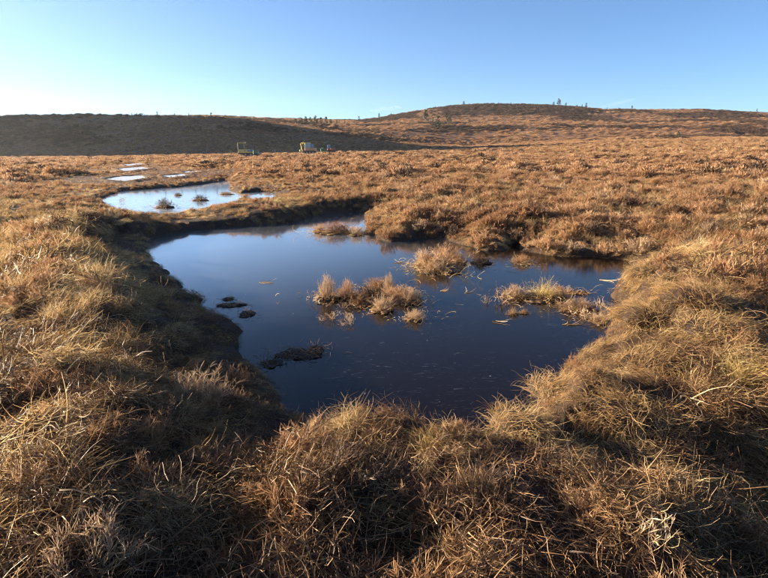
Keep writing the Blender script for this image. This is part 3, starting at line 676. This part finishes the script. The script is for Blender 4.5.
wet(513,313,9,11,'tuft',G,'small tuft in front of the bare twigs, left of a pair','grass tussock',gp=W)
wet(524,312,8,8,'tuft',G,'small tuft in front of the bare twigs, right of a pair','grass tussock',gp=W)
wet(580,316,40,14,'sparse','dead_stems','curling dead stems sprawled in water near right bank','dead stems',gp=W)
wet(598,320,26,12,'pale',B,'sprawled pale heather in water against the right bank','heather bush',gp=W)
wet(566,305,18,9,'sparse','dead_stems','dead twig between yellow tussock and sprawled stems','dead stems',gp=W)
wet(437,268,50,26,'heather',B,'round brown heather islet off the far shore','heather bush',gp=W,dz=-.03)
wet(424,266,22,22,'pale',B,'pale heather on the left end of the round islet','heather bush',gp=W)
wet(455,262,26,15,'heather',B,'brown heather at the back right of the round islet','heather bush',gp=W)
wet(482,262,26,10,'dark',B,'low dark heather patch in water right of the round islet','heather bush',gp=W)
wet(522,262,24,11,'heather',B,'low brown heather patch in water below the inlet','heather bush',gp=W)
wet(338,232,40,15,'heather',B,'long low heather islet at the back, beside the bund','heather bush',gp=W)
wet(320,231,20,10,'heather',B,'small heather at left end of the islet beside the bund','heather bush',gp=W)
wet(357,234,20,12,'pale',B,'pale heather at right end of the islet beside the bund','heather bush',gp=W)
wet(410,300,34,17,'pale',B,'pale fringe at the far right end of the pool\'s middle cluster','heather bush',gp=W)
wet(360,302,26,15,'heather',B,'brown heather at the front left of the middle cluster','heather bush',gp=W)
wet(378,288,30,16,'heather',B,'brown heather at the back of the middle cluster','heather bush',gp=W)
wet(447,258,30,20,'heather',B,'taller brown heather at the back of the round islet','heather bush',gp=W)
wet(437,270,36,18,'pale',B,'pale front fringe of the round heather islet','heather bush',gp=W)
wet(578,308,46,15,'pale',B,'pale tangled heather in water below right of the yellow tussock','heather bush',gp=W)
wet(604,312,22,20,'sparse','dead_stems','bare upright twigs in water touching the right bank','dead stems',gp=W)
wet(515,296,26,17,'pale',B,'pale heather twigs close against the yellow tussock\'s left','heather bush',gp=W)
for q in range(16):
    a_, b_ = rnd.choice([(470+rnd.uniform(-20, 60), 300+rnd.uniform(-45, 25)), (560+rnd.uniform(-30, 40), 300+rnd.uniform(-25, 28)), (440+rnd.uniform(-40, 50), 262+rnd.uniform(-10, 25)), (340+rnd.uniform(-25, 20), 312+rnd.uniform(-8, 14))])
    wet(a_, b_, rnd.uniform(7, 14), rnd.uniform(4, 9), 'sparse', 'dead_stems', 'small dead sprig poking through the ice among scattered debris', 'dead stems', gp='scattered sprigs in the pool')
W2 = 'plants standing in the frozen pool'
wet(165,207,18,12,'dark',B,'largest dark bush frozen into the pale far pool','heather bush',L2,gp=W2)
wet(200,200,15,8,'dark',B,'dark bush in frozen pool, right of its largest bush','heather bush',L2,gp=W2)
wet(178,195,7,4,'dark',B,'tiny dark sprig in frozen pool behind its largest bush','heather bush',L2,gp=W2)
wet(122,201,13,6,'sparse','dead_stems','thin dark twigs near left end of the frozen pool','dead stems',L2,gp=W2)
wet(226,194,14,4,'heather',B,'flat heather patch at right end of the frozen pool','heather bush',L2,gp=W2)
wet(245,198,16,6,'heather',B,'heather between the frozen pool\'s two right arms','heather bush',L2,gp=W2)
# ------------------------------------------------------------------ peat lumps and debris in the water
def peat(px, py, wpx, hpx, lb, seed, tall=.04, rz=0):
    p = unproject(px, py, 0); k = math.hypot(p[1], CAM_Z)/FPX; rg = np.random.default_rng(seed)
    asp = abs(row_slope(py)); L_ = wpx*k*.5; D_ = hpx*k/max(asp, .15)*.45
    tall *= .5; P, F, A_ = lump(rg, (L_, D_, tall), seed, 5)
    q = fbm(P[:, 0]*22+seed, P[:, 1]*22, seed, 3); P[:, :2] *= (1+.25*fbm(P[:, 0]*9+seed, P[:, 1]*9, seed+4, 2))[:, None]; P[:, 2] += q*tall*.9-tall*.35
    o = link('peat_lump', mesh_from('peat_lump', P, F, [M['peat']], A_, True)); o.location = (p[0], p[1], -.012); o.rotation_euler = (0, 0, rz)
    n = max(60, int(700*L_)); st = np.stack([rg.normal(0, L_*.62, n), rg.normal(0, D_*.7, n), rg.uniform(0, tall*.6, n)], 1)
    fr = curl_paths(rg, n, 4, st, np.stack([rg.normal(0, 1, n), rg.normal(0, 1, n), rg.uniform(0, .5, n)], 1), rg.uniform(.03, .13, n), .3, .1); fr[..., 2] = np.maximum(fr[..., 2], -.005)
    link('root_fringe', me_of('root_fringe', strip_mesh(fr, np.full(n, .006), rg.random(n), rg), 'litter' if n % 2 else 'heather'), o)['kind'] = 'stuff'
    return tag(o, lb, 'peat lump', 'peat lumps lying in the pool')
peat(297,353,44,12,'long dark peat lump breaking the water near the left bank',3,.05,.15)
peat(316,349,17,10,'rounded end lump touching the long peat lump in water',5,.075)
peat(247,313,14,7,'small dark peat lump off the left bank',9,.05)
peat(231,304,26,4,'thin sliver of peat behind the small lump off left bank',12,.035,.2)
peat(228,298,12,2.5,'tiny peat crumb farthest up along the left bank',14,.025)
peat(272,362,20,8,'flat peat lump at the left waterline below the long lump',17,.03)
peat(577,292,24,4,'flat dark mat of peat between yellow tussock and right bank',21,.03)
def floater(px, py, length, ang_, lb, seed):
    p = unproject(px, py, 0); rg = np.random.default_rng(seed); n = 5
    d = np.stack([np.cos(ang_+rg.normal(0, .35, n)), np.sin(ang_+rg.normal(0, .35, n)), np.full(n, .05)], 1)
    P = curl_paths(rg, n, 7, np.zeros((n, 3))+rg.normal(0, .03, (n, 3))*[1, 1, 0], d, np.full(n, length)*rg.uniform(.4, 1, n), .12, 0); P[..., 2] = np.abs(P[..., 2])*.5+.004-.02
    o = link('floating_stem', me_of('floating_stem', strip_mesh(P, np.full(n, .012), rg.random(n), rg), 'pale')); o.location = (p[0], p[1], 0)
    return tag(o, lb, 'dead stem', 'dead stems floating in the pool')
floater(600,279,.5,-.6,'pale stalk floating by the right corner of the pool',1)
floater(565,324,.4,.1,'pale fragments floating below the sprawled stems near right bank',2)
floater(395,262,.5,.3,'thin stems floating behind the middle cluster',3)
floater(262,282,.35,.2,'small dead stem floating alone in left half of the pool',4)
floater(465,292,.3,.9,'dead stem floating left of the bare pinkish twigs',5)
floater(440,290,.25,.2,'short stem floating right of the middle cluster',6)
floater(495,320,.3,-.3,'thin stem floating in front of the pair of small tufts',7)
def long_stem(px0, py0, px1, py1, lift, lb, seed):
    a = ray_ground(px0, py0); b = ray_ground(px1, py1); a[2] += .05; b[2] += lift
    t = np.linspace(0, 1, 9)[:, None]; rg = np.random.default_rng(seed); P = a+(b-a)*t; P[:, 2] += .08*np.sin(t[:, 0]*3.1); P[1:-1] += rg.normal(0, .006, (7, 3))
    tw = P[[4, 6, 7]]; P2 = curl_paths(rg, 3, 9, tw, (b-a)[None]*np.array([[1], [1], [1]])/np.linalg.norm(b-a)+rg.normal(0, .4, (3, 3)), np.full(3, .14), .1, 0)
    o = link('lying_grass', me_of('lying_grass', strip_mesh(np.concatenate([(P-a)[None], P2-a]), np.array([.011, .006, .006, .006]), np.array([.9, .8, .7, .9]), rg), 'pale')); o.location = a
    return tag(o, lb, 'grass')
long_stem(690,405,760,418,.16,'long pale grass stem lying towards the right edge',1)
long_stem(675,408,700,435,.12,'pale bent stem left of the long stem at right',2)
p = ray_ground(642,545); plant('sparse', p, .55, 'dead_stems', 'golden branching sprig in the shade at bottom right', 'dead stems')
p = ray_ground(405,405); plant('sparse', p, .42, 'dead_stems', 'curled dead sprig on near shore silhouetted against the dark water', 'dead stems')
p = ray_ground(365,398); plant('sparse', p, .5, 'dead_stems', 'upright dead stems at the near waterline, left of the curled sprig', 'dead stems')

# ------------------------------------------------------------------ trees
def tree_meshes(seed, conic=.9):
    rg = np.random.default_rng(seed); n = 7
    ringz = np.linspace(0, .95, n); V_, F_ = [], []
    for k, z_ in enumerate(ringz):
        r_ = .035*(1-z_*.93)
        for q in range(6): V_.append((r_*math.cos(q*1.047)+.012*math.sin(z_*6+seed), r_*math.sin(q*1.047), z_))
    for k in range(n-1):
        for q in range(6): F_.append((k*6+q, k*6+(q+1) % 6, (k+1)*6+(q+1) % 6, (k+1)*6+q))
    nb = 46; zb_ = rg.uniform(.12, .93, nb); ph = rg.uniform(0, 6.28, nb); bl = .30*(1-zb_)**.8*conic*rg.uniform(.6, 1.15, nb)+.03
    st = np.stack([np.zeros(nb), np.zeros(nb), zb_], 1); d = np.stack([np.cos(ph), np.sin(ph), rg.uniform(.15, .7, nb)], 1)
    LP = curl_paths(rg, nb, 4, st, d, bl, .1, .03); limbs = strip_mesh(LP, np.full(nb, .014), rg.random(nb), rg)
    tv = np.array(V_), np.array(F_), np.full(len(V_), .4)
    m = 9; idx = np.repeat(np.arange(nb), m); t = rg.uniform(.25, 1, len(idx))*3; k = np.minimum(t.astype(int), 2); f = (t-k)[:, None]
    s2 = LP[idx, k]*(1-f)+LP[idx, k+1]*f
    P2 = curl_paths(rg, len(idx), 3, s2, rg.normal(0, .6, (len(idx), 3))+d[idx]+np.array([0, 0, .35]), rg.uniform(.05, .11, len(idx)), .2, 0)
    crown = strip_mesh(P2, rg.uniform(.7, 1.3, len(idx))[:, None]*.030*np.array([[.7, 1.2, .5]]), rg.random(len(idx)), rg)
    return me_of('trunk', join([tv, limbs]), 'bark'), me_of('crown', crown, 'green')
TREES = [tree_meshes(600+k, c) for k, c in enumerate((.9, 1.2, .75, 1.4))]
def tree(p, h, label, group=None, name='pine_tree', k=None):
    k = rnd.randrange(4) if k is None else k
    o = empty(name, (p[0], p[1], p[2]-.15), rnd.uniform(0, 6.28), (h, h, h))
    link('trunk', TREES[k][0], o); link('crown', TREES[k][1], o); return tag(o, label, 'tree', group)
for px, h in ((14,1.0),(41,1.2),(136,1.4),(141,1.6),(161,2.4),(178,1.8),(192,2.0),(201,1.5),(214,2.6)):
    tree(skyline(px, 200, 260), h, {161: 'small pine on the left skyline, second tallest there', 214: 'tallest small pine on the left skyline, rightmost of that row'}.get(px, 'tiny pine in the row on the left skyline'), 'tiny pines on the left skyline')
for px, py, h in ((296,124,3),(301,125,4),(306,125.5,4.5),(311,125,4),(316,125.5,5),(321,125,4.2),(326,125.5,4.6),(331,126,3.5),(337,124.5,3),(345,124,2.6)):
    tree(ray_ground(px, py), h, 'small dark pine in the belt on the far slope, centre left', 'pine belt on the far slope')
for px, py, h, lb in ((359,122,4.5,'lone pine between the far pine belt and the right hill'),(379,118,4,'lone pine at the left foot of the right hill\'s skyline'),(391,116,2.5,'tiny pine just up the right hill\'s left skyline'),
      (426,123.5,9,'largest pine on the left flank of the right hill'),(438,128.5,7,'lower right neighbour of the largest pine on hill flank'),(448,125,7,'rightmost of three pines on the left flank of the right hill'),
      (422,120,3,'small pine above the largest pine on hill flank'),(433,122,3,'small pine between the flank pines'),(462,0,4,'lone pine near the left end of the right hill\'s top'),
      (555,0,6.5,'tallest pine on top of the right hill'),(550,0,3.8,'small pine just left of the tallest hilltop pine'),(562,0,3.5,'small pine just right of the tallest hilltop pine'),
      (582,0,4.5,'pine at the right end of the hilltop row'),(578,0,3,'small pine next to the one ending the hilltop row'),(573,0,2.6,'tiny pine inside the hilltop row, right half'),
      (508,0,2.4,'tiny pine on the middle of the right hill\'s top'),(496,0,2.2,'tiny pine on the left half of the right hill\'s top'),(627,0,3.6,'lone small tree on skyline right of the hilltop row'),
      (614,0,2,'tiny tree on skyline right after the hilltop row'),(603,0,1.8,'tiny tree nearest the end of the hilltop row'),(750,0,2.6,'lone small tree on the skyline near the right edge'),
      (678,138,3.0,'round dark green bush alone on the lower right hillside')):
    tree(skyline(px, 300, 480) if py == 0 else ray_ground(px, py), h, lb, k=3 if px == 678 else None, name='pine_tree' if px != 678 else 'gorse_bush')

# ------------------------------------------------------------------ machines on the far moor
def boxmesh(bm, x0, x1, y0, y1, z0, z1, bev=.03):
    r_ = bmesh.ops.create_cube(bm, size=1); vs = r_['verts']
    for v in vs: v.co = Vector(((x0+x1)/2+v.co.x*(x1-x0), (y0+y1)/2+v.co.y*(y1-y0), (z0+z1)/2+v.co.z*(z1-z0)))
    if bev: bmesh.ops.bevel(bm, geom=list({e for v in vs for e in v.link_edges}), offset=bev, segments=1, affect='EDGES')
def part(name, mat, parent, boxes=(), tubes=(), bev=.03):
    bm = bmesh.new()
    for b in boxes: boxmesh(bm, *b, bev)
    for (a, b, r_) in tubes:
        a, b = Vector(a), Vector(b); d = b-a
        bmesh.ops.create_cone(bm, cap_ends=True, segments=12, radius1=r_, radius2=r_, depth=d.length, matrix=Matrix.Translation((a+b)/2) @ d.to_track_quat('Z', 'Y').to_matrix().to_4x4())
    me = bpy.data.meshes.new(name); bm.to_mesh(me); bm.free(); me.materials.append(M[mat]); return link(name, me, parent)
def track(parent, x0, x1, y, w_=.5, h=.75):
    bm = bmesh.new(); n = 10; pts = []
    for k in range(n+1): a = math.pi/2+math.pi*k/n; pts.append((x0+h/2+h/2*math.cos(a), h/2+h/2*math.sin(a)))
    for k in range(n+1): a = -math.pi/2+math.pi*k/n; pts.append((x1-h/2+h/2*math.cos(a), h/2+h/2*math.sin(a)))
    f = bm.faces.new([bm.verts.new((a, y-w_/2, b)) for a, b in pts]); e = bmesh.ops.extrude_face_region(bm, geom=[f])
    for v in e['geom']:
        if isinstance(v, bmesh.types.BMVert): v.co.y += w_
    bmesh.ops.recalc_face_normals(bm, faces=bm.faces)
    me = bpy.data.meshes.new('track'); bm.to_mesh(me); bm.free(); me.materials.append(M['black']); t = link('track', me, parent)
    for k in range(4):
        xx = x0+h*.5+(x1-x0-h)*k/3; part('roller', 'steel', t, tubes=[((xx, y-w_/2-.03, h*.5), (xx, y-w_/2+.1, h*.5), h*.3)])
def cab(parent, x0, x1, y0, y1, z0, z1, frame, glass):
    t = .10; ps = [(a, a+t, b, b+t, z0, z1) for a in (x0, x1-t) for b in (y0, y1-t)]
    c = part('cab', frame, parent, ps+[(x0, x1, y0, y1, z0-.02, z0+.45), (x0-.04, x1+.04, y0-.04, y1+.04, z1-.03, z1+.12)], bev=.02)
    m_ = .02
    for bx_ in ((x0+t, x1-t, y0+m_, y0+m_+.02), (x0+t, x1-t, y1-m_-.02, y1-m_), (x0+m_, x0+m_+.02, y0+t, y1-t), (x1-m_-.02, x1-m_, y0+t, y1-t)):
        part('window', glass, c, [(*bx_, z0+.46, z1-.04)], bev=0)
    return c
def spot(px, Y_, dz=0): x = col_u(px)*Y_; return (x, Y_, hz(x, Y_)+dz)
e = tag(empty('tracked_carrier', spot(248, 116, .15), .08), 'cream and yellow tracked machine with tall cab at left end, far left of the machines', 'machine')
track(e, -2.0, 2.2, -.75); track(e, -2.0, 2.2, .75)
part('deck', 'yellow', e, [(-2.0, 2.2, -1.0, 1.0, .78, 1.02)]); cab(e, -2.0, -.55, -.8, .8, 1.04, 2.75, 'cream', 'glass')
part('engine_cover', 'cream', e, [(-.5, .35, -.7, .7, 1.04, 1.5)]); part('tank', 'blue', e, [(.05, .95, -.85, .3, 1.04, 1.42)], bev=.08)
part('rear_panel', 'black', e, [(-1.9, -.65, .55, .62, 1.5, 2.6)]); part('exhaust', 'steel', e, tubes=[((1.0, .2, 1.02), (1.0, .2, 2.1), .06)]); part('light', 'cream', e, [(-.75, -.4, -.5, .5, 2.9, 3.08)]); part('side_rail', 'steel', e, [(1.1, 2.2, -.98, -.92, 1.2, 1.28)])
e = tag(empty('trailer', spot(255.6, 114.5, .1), .1), 'small green trailer right of the cream and yellow machine', 'trailer')
part('body', 'green_paint', e, [(-.5, .5, -.5, .5, .55, 1.45)], bev=.06); part('drawbar', 'steel', e, [(.5, 1.15, -.06, .06, .5, .6)]); part('counterweight', 'steel', e, [(.7, 1.2, -.3, .3, .62, 1.0)])
for q in (-.55, .55): part('wheel', 'black', e, tubes=[((0, q-.1, .38), (0, q+.1, .38), .38)])
e = tag(empty('excavator', spot(309, 132, .25), -.1), 'yellow excavator with folded boom and blue glazed cab', 'excavator')
track(e, -1.4, 1.6, -.8); track(e, -1.4, 1.6, .8)
part('house', 'orange', e, [(-.9, 1.75, -.95, .95, .85, 1.55)], bev=.07); cab(e, -.75, .55, -.9, .1, 1.0, 2.6, 'cream', 'blueglass'); part('roof_box', 'blue', e, [(.62, 1.15, -.8, .1, 1.56, 2.35)])
part('boom', 'yellow', e, tubes=[((-.6, .4, 1.3), (-1.3, .4, 2.7), .19), ((-1.3, .4, 2.7), (-2.1, .4, 2.45), .18)]); part('dipper', 'yellow', e, tubes=[((-2.1, .4, 2.5), (-1.9, .4, 1.0), .13)])
part('ram', 'steel', e, tubes=[((-.9, .4, 1.2), (-1.75, .4, 2.35), .07)]); part('bucket', 'cream', e, [(-2.45, -1.65, .0, .8, .55, 1.1)], bev=.12)
e = tag(empty('fuel_tank', spot(322.5, 134, .3), .2), 'small green tank between the excavator and the red dumper', 'tank')
part('shell', 'green_paint', e, tubes=[((-.45, 0, .95), (.45, 0, .95), .42)]); part('stand', 'steel', e, [(-.4, -.3, -.35, .35, 0, .7), (.3, .4, -.35, .35, 0, .7)]); part('cap', 'steel', e, tubes=[((0, 0, 1.36), (0, 0, 1.48), .1)])
e = tag(empty('dumper', spot(331, 140, .3), 0), 'red dumper with blue cab top, rightmost of the machines', 'dumper')
part('chassis', 'black', e, [(-.9, .9, -.5, .5, .5, .72)]); sk = part('skip', 'red', e, [(-.15, 1.1, -.75, .75, .76, 1.35)], bev=.1)
part('bonnet', 'red', e, [(-.95, -.2, -.6, .6, .76, 1.25)], bev=.06); cab(e, -.9, -.2, -.5, .5, 1.27, 2.0, 'blue', 'blueglass')
for xx in (-.6, .6):
    for q in (-.65, .65): part('wheel', 'black', e, tubes=[((xx, q-.14, .42), (xx, q+.14, .42), .42)])
for px, Y_, h, lb in ((231,112,1.5,'thin wooden post left of the cream and yellow machine'),(361,140,1.4,'thin wooden post on the moor right of the machines'),(275,128,1.3,'thin wooden post between the yellow machine and the excavator')):
    o = empty('marker_post', spot(px, Y_, -.1)); part('post', 'postwood', o, [(-.06, .06, -.06, .06, 0, h)], bev=.015); part('post_cap', 'cream', o, [(-.075, .075, -.075, .075, h, h+.06)], bev=.01); tag(o, lb, 'post')

# ------------------------------------------------------------------ low winter haze
m, n, o = newmat('haze'); v = N(n, 'ShaderNodeVolumePrincipled'); v.inputs['Color'].default_value = (.93, .96, 1.0, 1)
v.inputs['Density'].default_value = 1.4e-4; v.inputs['Anisotropy'].default_value = .6; n.links.new(v.outputs[0], o.inputs['Volume'])
bm = bmesh.new(); boxmesh(bm, -1300, 1300, -1300, 1300, float(Z.min())-1, float(Z.max())+6, 0)
me = bpy.data.meshes.new('haze'); bm.to_mesh(me); bm.free(); me.materials.append(m)
tag(link('haze', me), 'thin sunlit haze veiling the left hill', 'haze', kind='stuff')

# ------------------------------------------------------------------ two wisps of cloud low over the hill
def cloud(px, py, wpx, hpx, lb, seed, tilt):
    D_ = 5000.; u_ = (px-384)/FPX*math.cos(PITCH)*D_; z_ = CAM_Z+row_slope(py)*D_; k = D_/FPX; rg = np.random.default_rng(seed); ps = []
    for q in range(7):
        P, F, A_ = lump(rg, (wpx*k*rg.uniform(.14, .24), 120, hpx*k*rg.uniform(.3, .55)), seed+q, 4); t_ = (q/6-.5)
        P[:, 2] = np.where(P[:, 2] < -.3*hpx*k, -.3*hpx*k, P[:, 2]); ps.append((P+np.array([t_*wpx*k*.8, rg.uniform(-60, 60), t_*tilt*hpx*k+rg.uniform(-.2, .2)*hpx*k]), F, A_))
    v_, f_, a_ = join(ps); o = link('cloud', mesh_from('cloud', v_, f_, [cm], a_, True)); o.location = (u_, D_, z_); tag(o, lb, 'cloud')
cm, n, o_ = newmat('cloud_wisp'); v = N(n, 'ShaderNodeVolumePrincipled'); v.inputs['Color'].default_value = (1, .95, .93, 1); v.inputs['Density'].default_value = 3.5e-4; n.links.new(v.outputs[0], o_.inputs['Volume'])
cloud(384, 109.5, 26, 4, 'faint cloud wisp touching the skyline left of the right hill', 3, .6)
cloud(611, 103.5, 26, 2.5, 'faint cloud streak above the right end of the hilltop', 11, 2.0)
